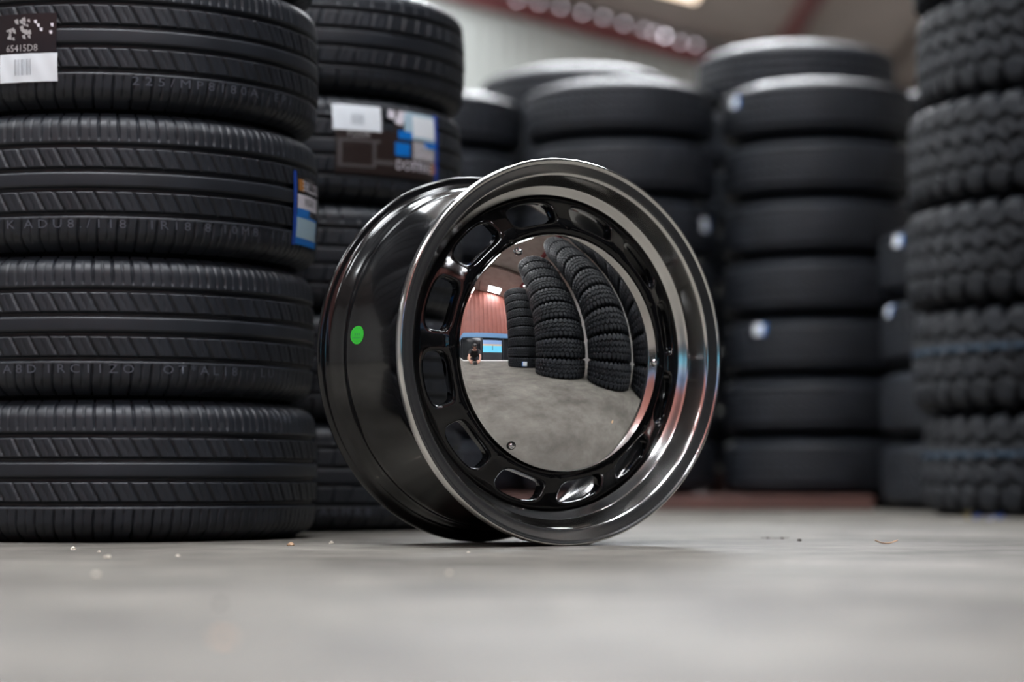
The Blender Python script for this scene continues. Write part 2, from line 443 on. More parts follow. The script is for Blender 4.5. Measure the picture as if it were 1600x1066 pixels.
class TireKind:
    def __init__(self, name, R, Wd, tw, crown, rim, pitches, cols, rubber, pattern, grooves, gw, slope=None):
        self.R, self.W = R, Wd
        h = Wd / 2
        # outer profile half: tread crown, shoulder round, stops 60 % down the shoulder
        zs = [0, tw * .5, tw * .8, tw, tw + (h - tw) * .35, tw + (h - tw) * .62, h - .004]
        rs = [R, R - crown * .25, R - crown * .64, R - crown, R - crown - .006 * Wd / .23, R - crown - .016 * Wd / .23, R - crown - .034 * Wd / .23]
        if slope:              # long sloping upper sidewall
            zs = [0, tw * .5, tw * .85, tw, tw + .006, tw + (h - tw) * .62, h - .004]
            rs = [R, R - .001, R - .003, R - .006, R - .014, R - .014 - slope * .50, R - .014 - slope]
        self.zs = np.array(zs); self.rs = np.array(rs)
        zz = list(np.linspace(-h + .004, h - .004, 61))
        for g in grooves:
            zz += [g + s * q * gw for s in (-1, 1) for q in (0.24, 0.40, 0.52)] + [g]
        zz = np.array(sorted(set(np.round(zz, 5))))
        keep = [0]
        for i in range(1, len(zz)):
            if zz[i] - zz[keep[-1]] > 0.0006: keep.append(i)
        zz = zz[keep]
        n = pitches * cols
        u = np.arange(n) / n * pitches              # in pitches
        rr = self.surf(zz)
        dr = np.gradient(rr, zz)
        nl = np.sqrt(1 + dr * dr); nr = 1 / nl; nz = -dr / nl
        pl = 2 * PI * R / pitches                   # pitch length in metres
        D = pattern(u[:, None], zz[None, :], pl, self)
        a = u / pitches * 2 * PI
        rad = rr[None, :] - nr[None, :] * D
        zed = zz[None, :] - nz[None, :] * D
        V = np.stack([rad * np.cos(a)[:, None], rad * np.sin(a)[:, None], zed], -1).reshape(-1, 3).astype(np.float32)
        k = len(zz)
        i = np.arange(n)[:, None]; j = np.arange(k - 1)[None, :]
        i2 = (i + 1) % n
        Q = np.stack([i * k + j, i2 * k + j, i2 * k + j + 1, i * k + j + 1], -1).reshape(-1, 4)
        me = bpy.data.meshes.new(name + '_tread')
        me.vertices.add(len(V)); me.vertices.foreach_set('co', V.ravel())
        me.loops.add(Q.size); me.loops.foreach_set('vertex_index', Q.ravel().astype(np.int32))
        me.polygons.add(len(Q))
        me.polygons.foreach_set('loop_start', np.arange(0, Q.size, 4, dtype=np.int32))
        me.polygons.foreach_set('use_smooth', np.ones(len(Q), dtype=bool))
        me.materials.append(M[rubber])
        me.update(calc_edges=True); me.validate()
        self.tread = me
        self.rubber = rubber
        # one sidewall with bead and half of the inner liner (upper side, z > 0)
        r0 = float(self.surf(np.array([h - .004]))[0])
        span = r0 - rim
        pr = [(r0 + .0005, h - .0045), (r0 - span * .08, h - .0015), (r0 - span * .2, h), (r0 - span * .36, h), (r0 - span * .38, h - .0015), (r0 - span * .52, h - .004),
              (r0 - span * .54, h - .0025), (r0 - span * .60, h - .004), (r0 - span * .76, h - .012), (rim + .016, h - .022), (rim + .010, h - .020), (rim + .003, h - .022), (rim, h - .028),
              (rim + .002, h - .042), (rim + .02, h - .040), (r0 - span * .5, h - .020), (r0 - span * .15, h - .018), (R - .035, h * .72), (R - .022, h * .4), (R - .020, 0)]
        self.side = revolve(name + '_sidewall', pr, 128, M['rubber_side'], sharp=50)
        self.name = 'car_tire' if R < .5 else 'truck_tire'
    def surf(self, z):
        z = np.abs(z)
        # smooth the polyline by averaging neighbours
        e = 0.004
        return (np.interp(z - e, self.zs, self.rs) + 2 * np.interp(z, self.zs, self.rs) + np.interp(z + e, self.zs, self.rs)) / 4

def car_pattern(gs, gw, gd, sipe, fine):
    def pat(u, z, pl, T):
        D = np.zeros((u.shape[0], z.shape[1]))
        for g in gs: D = np.maximum(D, slot(z - g, gw / 2, gd) + 0 * u)
        g1, g2 = gs[2], gs[3]
        def cyc(x): return (x - np.round(x)) * pl
        # slanting sipes in the two intermediate ribs
        for lo, hi in ((g1, g2), (-g2, -g1)):
            m = smoothstep(lo, lo + .002, z) * (1 - smoothstep(hi - .002, hi, z))
            w = (z - (lo + hi) / 2)
            s = slot(cyc(u + w * sipe / pl), .0026, .0052)
            D = np.maximum(D, s * m)
            m2 = m * (np.abs(w) < (hi - lo) * .30)
            D = np.maximum(D, slot(cyc(u + .5 + w * sipe / pl), .0012, .0022) * m2)
        # lateral slots across both shoulders
        az = np.abs(z)
        m = smoothstep(g2 + gw * .9, g2 + gw * 1.2, az)
        D = np.maximum(D, slot(cyc(u + .10 * (az - g2) / .05), .0022, .0048) * m)
        D = np.maximum(D, slot(cyc(u + .5 + .10 * (az - g2) / .05), .0013, .0030 * fine) * m * (az < T.W / 2 - .016))
        # thin line beside the outer grooves
        D = np.maximum(D, slot(az - (g2 + gw * 1.05), .0010, .0015) + 0 * u)
        return D
    return pat
def rib_pattern(gs, gw, gd):
    def pat(u, z, pl, T):
        D = np.zeros((u.shape[0], z.shape[1]))
        def cyc(x): return (x - np.round(x)) * pl
        for g in gs:
            D = np.maximum(D, slot(z - g - .003 * np.sin(2 * PI * u), gw / 2, gd))
            D = np.maximum(D, slot(cyc(u), .004, .006) * (np.abs(z - g) < gw * 1.4))
        az = np.abs(z)
        D = np.maximum(D, slot(cyc(u), .003, .004) * smoothstep(.060, .062, az) * (az < .076))
        return D
    return pat
def drive_pattern(u, z, pl, T):
    def cyc(x): return (x - np.round(x)) * pl
    def tri(x): return np.abs((x - np.floor(x)) * 2 - 1) * 2 - 1
    D = np.zeros((u.shape[0], z.shape[1]))
    for g, ph, a in ((.059, .0, .012), (.0, .5, .013), (-.059, .25, .012)):
        D = np.maximum(D, slot(z - g - a * tri(u + ph), .0095, .020))
    # slanting cross cuts through the two middle block rows
    for lo, hi, ph in ((.0, .059, .0), (-.059, .0, .4)):
        m = ((z > lo - .008) & (z < hi + .008)).astype(float)
        D = np.maximum(D, slot(cyc(u + ph + (z - (lo + hi) / 2) * 6.0), .0075, .017) * m)
        D = np.maximum(D, slot(cyc(u + ph + .5 + (z - (lo + hi) / 2) * 6.0), .0022, .007) * m)
    # scalloped shoulder lugs
    az = np.abs(z)
    m = smoothstep(.070, .090, az)
    half = .008 + .013 * smoothstep(.080, .133, az)
    s = 1 - smoothstep(.5, 1.0, np.abs(cyc(u + .25 * np.sign(z))) / half)
    D = np.maximum(D, .018 * s * m)
    return D

CG = (-.055, -.0158, .0158, .055)
CAR = TireKind('car_tire', .355, .2325, .088, .0045, .240, 70, 20, 'rubber', car_pattern(CG, .0095, .008, 0.55, 1.0), CG, .0095)
MG = (-.055, -.0175, .0175, .055)
MID = TireKind('wide_car_tire', .340, .214, .080, .0050, .240, 60, 18, 'rubber', car_pattern(MG, .0100, .008, -0.25, 0.4), MG, .0100)
TG = (-.052, -.018, .018, .052)
RIB = TireKind('rib_tire', .338, .2055, .070, .005, .215, 60, 12, 'rubber_truck', rib_pattern(TG, .009, .009), TG, .009, .070)
RIBL = TireKind('large_rib_tire', .385, .232, .080, .006, .24, 60, 12, 'rubber_truck', rib_pattern(TG, .009, .009), TG, .009, .070)
DG = (-.059, .0, .059)
DRV = TireKind('drive_truck_tire', .550, .287, .115, .006, .29, 42, 28, 'rubber_drive', drive_pattern, DG, .03)

# a striped version of the drive tread: paint on the outer faces between two grooves
def stripe_tread():
    me = DRV.tread.copy()
    me.materials.append(M['stripe'])
    co = np.empty(len(me.vertices) * 3, np.float32); me.vertices.foreach_get('co', co); co = co.reshape(-1, 3)
    n = len(me.polygons)
    lv = np.empty(n * 4, np.int32); me.loops.foreach_get('vertex_index', lv)
    c = co[lv.reshape(-1, 4)].mean(1)
    z, r = c[:, 2], np.hypot(c[:, 0], c[:, 1])
    mi = ((z > .020) & (z < .034) & (r > DRV.R - .008)).astype(np.int32)
    me.polygons.foreach_set('material_index', mi)
    return me
STRIPED = stripe_tread()

ORD = ['first', 'second', 'third', 'fourth', 'fifth', 'sixth', 'seventh', 'eighth', 'ninth']
protos = {}
def make_tire(kind, loc, rz, label, group, tread=None):
    if kind not in protos or tread:
        t = empty(kind.name, loc, rz)
        link('tread', tread or kind.tread, t).location = (0, 0, kind.W / 2)
        s1 = link('sidewall', kind.side, t); s1.location = (0, 0, kind.W / 2)
        s2 = link('sidewall', kind.side, t); s2.location = (0, 0, kind.W / 2); s2.rotation_euler = (PI, 0, 0)
        if not tread: protos[kind] = (t, [c for c in t.children])
    else:
        p, ch = protos[kind]
        t = p.copy(); COL.objects.link(t)
        t.location = loc; t.rotation_euler = (0, 0, rz)
        for c in ch:
            d = c.copy(); COL.objects.link(d); d.parent = t
    return tag(t, label, 'tire', group)

def stack(kind, x, y, n, what, where, group, z0=0.0, jit=0.006, offs=None, own=None, treads=None):
    out = []
    for i in range(n):
        ox, oy = (random.uniform(-jit, jit), random.uniform(-jit, jit))
        if offs and i < len(offs): ox, oy = offs[i], 0
        lab = (own or {}).get(i)
        if not lab:
            lev = 'bottom' if i == 0 else ('topmost' if i == n - 1 else ORD[i] + ' from floor')
            lab = '%s, %s in %s' % (what, lev, where)
        out.append(make_tire(kind, (x + ox, y + oy, z0 + i * kind.W), random.uniform(0, 2 * PI), lab, group, (treads or {}).get(i)))
    return out
def facing(t, kind, px):
    """angle, in the tire's own frame, of the point of the tire seen in pixel column px"""
    cx, cy = t.location.x, t.location.y
    k = (px - 800) / F
    # ray (k*s, s): solve |ray - c| = R, nearest hit
    A = k * k + 1; B = -2 * (k * cx + cy); C = cx * cx + cy * cy - kind.R ** 2
    dsc = B * B - 4 * A * C
    s = (-B - math.sqrt(max(dsc, 0))) / (2 * A)
    return math.atan2(s - cy, k * s - cx) - t.rotation_euler.z

LX, LY = -0.699, 3.865
left = stack(CAR, LX, LY, 5, 'black ribbed car tire', 'the sharp stack left of the wheel', 'car tires in the front left stack',
             offs=[.002, -.004, .002, .001, -.006, .004],
             own={3: 'black car tire with white barcode label, fourth from floor in the front left stack',
                  2: 'black car tire with upright blue sticker, third from floor in the front left stack'})
MX, MY = -0.443, 4.575
mid = stack(MID, MX, MY, 5, 'black car tire', 'the stack behind wheel and front left stack', 'car tires in the second left stack',
            offs=[0, .004, -.003, -.002, .004, -.002],
            own={3: 'black car tire wrapped in blue and white labels, above the black barrel of the wheel'})

def ground_label(t, kind, px, vc, flip=False, part=False):
    """big product label: dark film, white panels, blue edge stripe"""
    P = Patch(kind, facing(t, kind, px), vc, flip)
    P.rect(-.125, .128, -.072, .016, M['film_brown'])
    P.rect(.005, .128, .016, .062, M['film_brown'])
    # pale picture, upper right
    P.rect(.028, .118, .006, .060, M['pale_blue'], .0004)
    P.rect(.050, .118, .012, .054, M['white_paper'], .0007, wob=.0002)
    P.rect(.012, .048, .004, .020, M['sky_blue'], .0006)
    P.poly([(.004, .034), (.022, .030), (.036, .058), (.016, .060)], M['lavender_print'], .0007)
    P.poly([(-.012, .044), (.004, .040), (.006, .058), (-.010, .060)], M['lavender_print'], .0007)
    # blue box, white print blocks
    P.rect(.004, .042, -.030, -.004, M['sky_blue'], .0005)
    P.rect(.050, .116, -.034, .002, M['silver_print'], .0004)
    P.rect(.082, .118, -.008, .004, M['sky_blue'], .0006)
    P.text('22515', .052, -.014, .014, M['lavender_print'], .0007, .8)
    P.text('10M0RR', .052, -.031, .014, M['lavender_print'], .0007, .85)
    P.text('DOTTIRE', .006, -.057, .019, M['lavender_print'], .0007, .92)
    P.rect(-.040, .004, -.052, -.042, M['grey_film'], .0005)
    P.rect(.106, .118, -.058, -.036, M['orange'], .0006)
    P.rect(.118, .129, -.074, .064, M['blue'], .0006)
    # ghost outline print on the film
    for (a, b, c, d) in ((-.120, -.030, -.010, -.004), (-.120, -.112, -.060, -.010), (-.120, -.040, -.060, -.054), (-.048, -.040, -.060, -.010)):
        P.rect(a, b, c, d, M['grey_film'], .0004)
    P.text('P2250R', -.100, .000, .012, M['silver_print'], .0005, .9)
    # white barcode panel, upper left
    P.rect(-.130, -.028, .012, .062, M['white_paper'], .0008, wob=.0004)
    for i in range(9):
        P.rect(-.092 + i * .0030, -.0908 + i * .0030, .024, .044, M['grey_print'], .0014)
    return P.build('label', t)
lb = ground_label(mid[3], MID, 613, .019)
lb['label'] = 'blue, white and dark brown wrap label'

# upright blue edge of the same kind of label, turned upside down, on the third tire of the front stack
P = Patch(CAR, facing(left[2], CAR, 459), -.022, True)
P.rect(-.11, .006, -.060, .030, M['film_black'])
P.rect(-.004, .007, -.066, .060, M['blue'], .0006)
P.rect(-.034, -.012, -.054, -.034, M['orange'], .0006)
P.text('DOTTIRE', -.118, -.053, .018, M['lavender_print'], .0007, .85)
P.rect(-.108, -.008, -.028, -.004, M['lavender_print'], .0004)
P.text('10M0RR', -.090, -.024, .013, M['grey_film'], .0007, .85)
P.rect(-.060, -.006, -.004, .008, M['sky_blue'], .0006)
P.rect(-.110, -.004, .008, .058, M['sky_blue'], .0004)
P.rect(-.105, -.006, .012, .046, M['pale_blue'], .0007)
P.build('label', left[2])['label'] = 'upside down blue and white product label'

# barcode label on the fourth tire
P = Patch(CAR, facing(left[3], CAR, 37), -.025, False)
P.rect(-.062, .047, -.020, .062, M['film_black'])
P.rect(-.052, .049, -.049, -.003, M['white_paper'], .0008, wob=.0007)
for i, w in enumerate((1.6, .8, 1.2, .7, 1.8, .9, .7, 1.5, .8, 1.1)):
    P.rect(-.024 + i * .0030, -.024 + i * .0030 + w * .001, -.038, -.012, M['grey_print'], .0018)
P.text('65415D8', -.040, .001, .011, M['silver_print'], .0006, .95)
for i in range(26):            # shredded silvery picture print
    a = random.uniform(-.040, .006); b = random.uniform(.020, .050); s = random.uniform(.002, .006)
    P.poly([(a, b), (a + s, b - s * .3), (a + s * .7, b + s * 1.3), (a - s * .4, b + s)], M['silver_print'], .0006)
for a, b in ((.010, .046), (.015, .040), (.020, .033), (.038, .040), (.036, .028)):
    P.poly([(a, b), (a + .004, b - .001), (a + .004, b + .005), (a - .001, b + .005)], M['lavender_print'], .0007)
P.build('label', left[3])['label'] = 'black film label with white barcode panel'

def ink(t, kind, px, v, body, h=.013, sq=1.15):
    u = 0.0
    for w in body.split('  '):
        if w.strip():
            P = Patch(kind, facing(t, kind, px), v, False, .0008)
            P.text(w.strip(), u, 0, h, M['ink'], 0, sq)
            P.build('printed_marking', t)
        u += (len(w) + 2) * h * sq * .62
ink(left[3], CAR, 200, -.078, '2 2 5 / M P 8 1 8 0 A   E P 1', .014, 1.35)
ink(left[2], CAR, 4, -.078, 'K  A D U 8 . / 1 1 8  1 R 1 8  8   1 0 M 8  1  8 1 8', .014, 1.22)
ink(left[1], CAR, 2, -.078, 'A 8 D   1 R C 1 1 Z O     O T * A L 1 8    L U', .014, 1.2)
ink(left[0], CAR, 432, .080, '9 5 8 1', .010, 1.2)
ink(mid[0], MID, 500, -.076, 'A 0 M R 8', .016, 1.1)

# far stacks, standing on a low timber platform
PLAT = 0.047
grp = 'tires stacked at the back of the hall'
F_ = stack(RIB, .384, 7.80, 7, 'blurred black tire', 'the back stack directly behind the wheel', grp, PLAT, .004)
H_ = stack(RIB, 1.087, 7.80, 7, 'blurred black tire', 'the back stack between wheel and right stack', grp, PLAT, .004)
E_ = stack(RIB, -.295, 8.03, 7, 'blurred black tire', 'the back stack beside the labelled car tires', grp, PLAT, .004)
G_ = stack(RIBL, .262, 8.56, 7, 'wider blurred black tire', 'the hindmost stack below the light cladding', grp, PLAT, .004)
I_ = stack(RIBL, 1.105, 8.56, 7, 'wider blurred black tire', 'the tallest hindmost stack under the roof', grp, PLAT + .09, .004)
stack(RIB, 1.845, 8.78, 8, 'blurred black tire', 'the added stack between back and right stacks', grp, 0.0, .003)  # stack added to darken the bright gaps beside the right stack
J_ = stack(RIBL, 1.60, 7.25, 4, 'shadowed black tire', 'the short stack half behind the right stack', grp, 0.0, .003)
def dot(t, kind, px, v, s=.036):
    P = Patch(kind, facing(t, kind, px), v)
    P.rect(-s / 2, s / 2 + .012, -s / 2, s / 2, M['sky_blue'])
    P.rect(-s / 2, s / 2, -s / 2, s / 2, M['white_paper'], .0006)
    P.build('label', t)['label'] = 'small white square sticker'
dot(F_[4], RIB, 1102, .010, .045)
dot(H_[2], RIB, 1185, .055)
dot(H_[6], RIB, 1150, .035)
dot(J_[3], RIBL, 1404, .06)
dot(J_[2], RIBL, 1388, .07)
pl = empty('timber_platform', (.40, 8.05, 0))
tag(pl, 'low red brown timber platform carrying the back tire stacks', 'platform')
box('front_board', -1.1, .80, -.72, -.68, 0.0, PLAT - .003, M['wood_red'], pl, .003)
box('rear_board', -1.1, .80, .92, .96, 0.0, PLAT - .010, M['wood_red'], pl, .003)
for i in range(12):
    y = -.675 + i * .133
    box('deck_plank', -1.1, 1.04 if y > -.40 else .80, y, y + .122, PLAT - .018, PLAT, M['wood_red'], pl, .002)  # rear planks lengthened to block light under the overhanging tires
for x in (-1.05, -.35, .30, .75, .99):  # last bearer added to block light under the overhang
    box('bearer', x - .04, x + .04, -.37 if x > .8 else -.67, .91, 0.0, PLAT - .018, M['wood_red'], pl)
bx = box('packing_block', .74, 1.19, 8.30, 8.82, PLAT, PLAT + .09, M['wood_red'], None, .004)  # block widened to close a bright gap between the stacks
tag(bx, 'red brown timber block under the tallest hindmost tire stack', 'block')

# drive tires: stack at the right edge and the row curving back past the camera, seen in the chrome cap
RX, RY = 1.690, 6.23
right = stack(DRV, RX, RY, 8, 'lugged black truck tire', 'the big stack at the right edge', 'lugged truck tires in the right stack',
              offs=[.026, 0, -.014, -.006, .020, .01, 0, .01],
              own={0: 'lugged black truck tire with blue paint line standing on the floor at the right edge',
                   1: 'lugged black truck tire with blue paint line, second from floor at the right edge'},
              treads={0: STRIPED, 1: STRIPED})
g2 = 'lugged truck tires seen in the chrome cap'
stack(DRV, 1.79, 3.32, 9, 'lugged tire', 'right big stack mirrored in the chrome cap', g2)
sb = stack(DRV, 1.53, 2.19, 9, 'lugged tire', 'middle stack mirrored in the chrome cap', g2)
sa = stack(DRV, 1.54, .62, 9, 'lugged tire', 'left small stack mirrored in the chrome cap', g2)
stack(DRV, 1.76, 4.50, 9, 'lugged tire', 'stack cut by right edge of the chrome cap', g2)
P = Patch(DRV, math.atan2(3.3 - .62, -1.54 + .05) - sa[0].rotation_euler.z, -.03)
P.rect(-.06, .085, -.06, .06, M['sky_blue']); P.rect(-.06, .06, -.055, .055, M['white_paper'], .0006)
P.build('label', sa[0])['label'] = 'small white sticker with blue edge'

# ------------------------------------------------------------------ the wheel
AX = R_(32.8)
WR = 0.2965
C0 = Vector((0.086, 3.365, WR))
wl = Vector((math.cos(AX), math.sin(AX), 0)); wn_ = Vector((math.sin(AX), -math.cos(AX), 0)); up = Vector((0, 0, 1))
wm = Matrix((wl, up, wn_)).transposed().to_4x4()
wheel = empty('wheel_rim', (0, 0, 0))
wheel.matrix_world = Matrix.Translation(C0 - up * WR) @ wm
tag(wheel, 'glossy black wheel rim with polished lip and mirror chrome centre cap', 'wheel')
def wpart(name, me, parent=None):
    o = link(name, me, parent or wheel)
    if parent is None: o.location = (0, WR, 0)
    return o
def wpoint(p):                 # wheel coordinates -> world
    return C0 + wl * p[0] + up * p[1] + wn_ * p[2]

# black barrel: outer skin from the front flange back to the rear flange, then the inner skin
outer = [(.2945, -.0145), (.2885, -.0150), (.2850, -.0185), (.2830, -.026), (.2790, -.040), (.2710, -.056), (.2640, -.064), (.2580, -.074), (.2550, -.080),
         (.2555, -.105), (.2580, -.135), (.2615, -.160), (.2655, -.182), (.2695, -.196), (.2715, -.202), (.2725, -.208), (.2720, -.214), (.2715, -.217),
         (.2745, -.224), (.2785, -.236), (.2800, -.242), (.2815, -.2465), (.2850, -.2495), (.2890, -.2506), (.2915, -.2510), (.2935, -.2517), (.2950, -.2528), (.2960, -.2544), (.2965, -.2563), (.2965, -.2585),
         (.2960, -.2600), (.2935, -.2607), (.2890, -.2590)]
inner = [(.2780, -.2560), (.2720, -.250), (.2660, -.235), (.2640, -.212), (.2620, -.195), (.2550, -.165), (.2500, -.130), (.2480, -.100), (.2475, -.070), (.2490, -.060),
         (.2560, -.0545), (.2640, -.043), (.2720, -.025), (.2800, -.0150)]
wpart('barrel', revolve('barrel', outer + inner, 256, M['gloss_black'], closed=True, sharp=40))
lipf = [(.2945, -.0140), (.2962, -.0125), (.2965, -.0085), (.2965, -.0045), (.2960, -.0015), (.2950, .0002), (.2935, .0008), (.2918, .0004), (.2900, -.0012), (.2885, -.0020), (.2860, -.0024),
        (.2800, -.0034), (.2745, -.0044), (.2725, -.0052), (.2708, -.0066), (.2696, -.0090), (.2685, -.0120), (.2660, -.0190), (.2630, -.0270), (.2605, -.0340), (.2590, -.0375), (.2578, -.0392), (.2560, -.0402),
        (.2520, -.0424), (.2470, -.0450), (.2450, -.0464), (.2442, -.0490), (.2442, -.0560)]
lipb = [(.2500, -.0540), (.2580, -.0500), (.2640, -.0400), (.2720, -.0220), (.2800, -.0138), (.2900, -.0128)]
wpart('polished_lip', revolve('polished_lip', lipf + lipb, 256, M['alu'], closed=True, sharp=33))['label'] = 'machined bright aluminium outer lip'

def disc_mesh():
    r0, r1, rc = .150, .2446, .2155
    rs = [.150, .178, .183, .187, .191, .197, .204, .215, .225, .234, .241, .2428, .2446]
    zs = [-.036, -.031, -.0245, -.0205, -.0195, -.0205, -.0240, -.0310, -.0375, -.0430, -.0475, -.0490, -.0550]
    def zf(r): return (np.interp(r - .0025, rs, zs) + np.interp(r, rs, zs) + np.interp(r + .0025, rs, zs)) / 3
    nu, nr = 16, 18
    ph = R_(15)
    bnd = []
    rr = np.linspace(r0, r1, nr + 1)
    for i in range(nu): bnd.append((-ph + 2 * ph * i / nu, r0))
    for i in range(nr): bnd.append((ph, rr[i]))
    for i in range(nu): bnd.append((ph - 2 * ph * i / nu, r1))
    for i in range(nr): bnd.append((-ph, rr[nr - i]))
    N = len(bnd)
    a, b, p = .0410, .0170, 3.4
    def hole(k, off):
        phi_, r_ = bnd[k]
        x = phi_ * rc / (ph * rc); y = (r_ - rc) / ((r1 - rc) if r_ > rc else (rc - r0))
        t = math.atan2(y * .55, x)
        c, s = math.cos(t), math.sin(t)
        # follow the rounded rectangle a x b in direction t (scaled)
        A_, B_ = a + off, b + off
        q = (abs(c) ** p + abs(s) ** p) ** (-1 / p)
        return (A_ * c * q / rc, rc + B_ * s * q)
    V, Fc = [], []
    for sct in range(12):
        th = R_(12 + 30 * sct)
        rings = []
        def add(ptz):
            base = len(V)
            for (phi_, r_, z_) in ptz:
                # tangential angle grows to the left seen from the front, axis z towards the viewer
                V.append((r_ * math.cos(th + phi_), r_ * math.sin(th + phi_), z_))
            rings.append(base)
        # front side, boundary to hole
        for t in (1, .8, .6, .42, .26, .12, 0):
            L_ = []
            for k in range(N):
                h = hole(k, .0045)
                q = (h[0] + (bnd[k][0] - h[0]) * t, h[1] + (bnd[k][1] - h[1]) * t)
                L_.append((q[0], q[1], float(zf(q[1]))))
            add(L_)
        for off, dz in ((.0032, .0003), (.0019, .0011), (.0008, .0024), (.0002, .0040), (0, .006), (0, .0225), (.0012, .0240)):
            add([(hole(k, off)[0], hole(k, off)[1], float(zf(hole(k, off)[1])) - dz) for k in range(N)])
        for t in (.12, .42, .7, 1):
            L_ = []
            for k in range(N):
                h = hole(k, .0012)
                q = (h[0] + (bnd[k][0] - h[0]) * t, h[1] + (bnd[k][1] - h[1]) * t)
                L_.append((q[0], q[1], float(zf(q[1])) - .0240))
            add(L_)
        for g in range(len(rings) - 1):
            for k in range(N):
                k2 = (k + 1) % N
                Fc.append((rings[g] + k, rings[g] + k2, rings[g + 1] + k2, rings[g + 1] + k))
    me = new_mesh('disc', V, Fc, M['gloss_disc'])
    bm = bmesh.new(); bm.from_mesh(me)
    bmesh.ops.remove_doubles(bm, verts=bm.verts, dist=2e-5)
    bmesh.ops.recalc_face_normals(bm, faces=bm.faces)
    bm.to_mesh(me); bm.free()
    me.set_sharp_from_angle(angle=R_(60))
    return me
wpart('disc', disc_mesh())['label'] = 'gloss black disc ring pierced by twelve oblong slots'

# domed mirror cap with three screws, axis tipped up a hair
RS = .310
TH = math.asin(.182 / RS)
CZ = -.018                     # the cap sits a little back in the rim
CAPR = RS * math.sin(TH)
pr = []
for i in range(65):
    t = TH * i / 64
    pr.append((RS * math.sin(t), RS * math.cos(t) - RS * math.cos(TH)))
pr[0] = (0.0001, pr[0][1])
pr = [(q[0], q[1] + CZ) for q in pr]
pr += [(CAPR + .0010, CZ - .0012), (CAPR + .0012, CZ - .003), (CAPR + .0006, CZ - .008), (CAPR - .004, CZ - .010), (.150, CZ - .009)]
cap = wpart('centre_cap', revolve('centre_cap', pr, 256, M['chrome'], sharp=30))
cap.rotation_euler = (R_(-1.0), 0, 0)
cap['label'] = 'domed mirror chrome centre cap'
sp = [(.0001, .0032), (.0016, .0032), (.0018, .0052), (.0030, .0056), (.0042, .0050), (.0050, .0036), (.0054, .0014), (.0054, -.002)]
sring = [(.0054, .0004), (.0070, .0006), (.0074, -.001)]
for px, py in ((812, 393), (798, 695), (1020, 567)):
    best = None
    for ia in range(0, 360, 1):
        for tt in (30.5, 31.5, 32.5, 33.5, 34.2):
            a = R_(ia); t = R_(tt)
            q = (RS * math.sin(t) * math.cos(a), RS * math.sin(t) * math.sin(a), RS * math.cos(t) - RS * math.cos(TH) + CZ)
            x, y = proj(wpoint(q)); e = (x - px) ** 2 + (y - py) ** 2
            if best is None or e < best[0]: best = (e, a, t, q)
    e, a, t, q = best
    s = link('screw', revolve('screw', sp, 24, M['chrome_b'], sharp=40), cap)
    s.location = q
    s.rotation_euler = Vector((math.sin(t) * math.cos(a), math.sin(t) * math.sin(a), math.cos(t))).to_track_quat('Z', 'Y').to_euler()
    w = link('screw_washer', revolve('screw_washer', sring, 24, M['dark'], sharp=40), cap)
    w.location = s.location; w.rotation_euler = s.rotation_euler

# round green sticker on the barrel
def r_out(z):
    o = sorted([(zz, r) for r, zz in outer])
    return float(np.interp(z, [q[0] for q in o], [q[1] for q in o]))
best = None
for ia in np.arange(120, 230, .5):
    for z in np.arange(-.205, -.06, .003):
        a = R_(ia); q = (r_out(z) * math.cos(a), r_out(z) * math.sin(a), z)
        P_ = wpoint(q); x, y = proj(P_)
        e = (x - 560) ** 2 + (y - 524) ** 2
        nrm = wl * math.cos(a) + up * math.sin(a)
        if nrm.dot(P_ - Vector((0, 0, CAM_H))) < 0 and (best is None or e < best[0]): best = (e, a, z)
e, sa_, sz = best
V, Fc, mi = [], [], []
def spt(u, v, lift):
    z = sz + u; r = r_out(z) + lift; a = sa_ - v / r
    return (r * math.cos(a), r * math.sin(a), z)
def sdisc(rad, rin, lift, m, n=40):
    b = len(V)
    for i in range(n):
        for q in (rin, rad): V.append(spt(q * math.cos(2 * PI * i / n), q * math.sin(2 * PI * i / n), lift))
    for i in range(n):
        j = (i + 1) % n
        Fc.append((b + 2 * i, b + 2 * i + 1, b + 2 * j + 1, b + 2 * j)); mi.append(m)
sdisc(.0142, .0001, .0006, 0)
sdisc(.0112, .0106, .0009, 1)
def sbar(u0, u1, v0, v1):
    b = len(V)
    for u, v in ((u0, v0), (u1, v0), (u1, v1), (u0, v1)): V.append(spt(u, v, .0009))
    Fc.append((b, b + 1, b + 2, b + 3)); mi.append(1)
for k in range(3): sbar(-.006 + k * .0045, -.0030 + k * .0045, -.001, .0028)
for k in range(4): sbar(-.0075 + k * .004, -.0050 + k * .004, -.0055, -.0030)
wpart('sticker', new_mesh('sticker', V, Fc, [M['green'], M['green_d']], mi))['label'] = 'round bright green paper sticker'

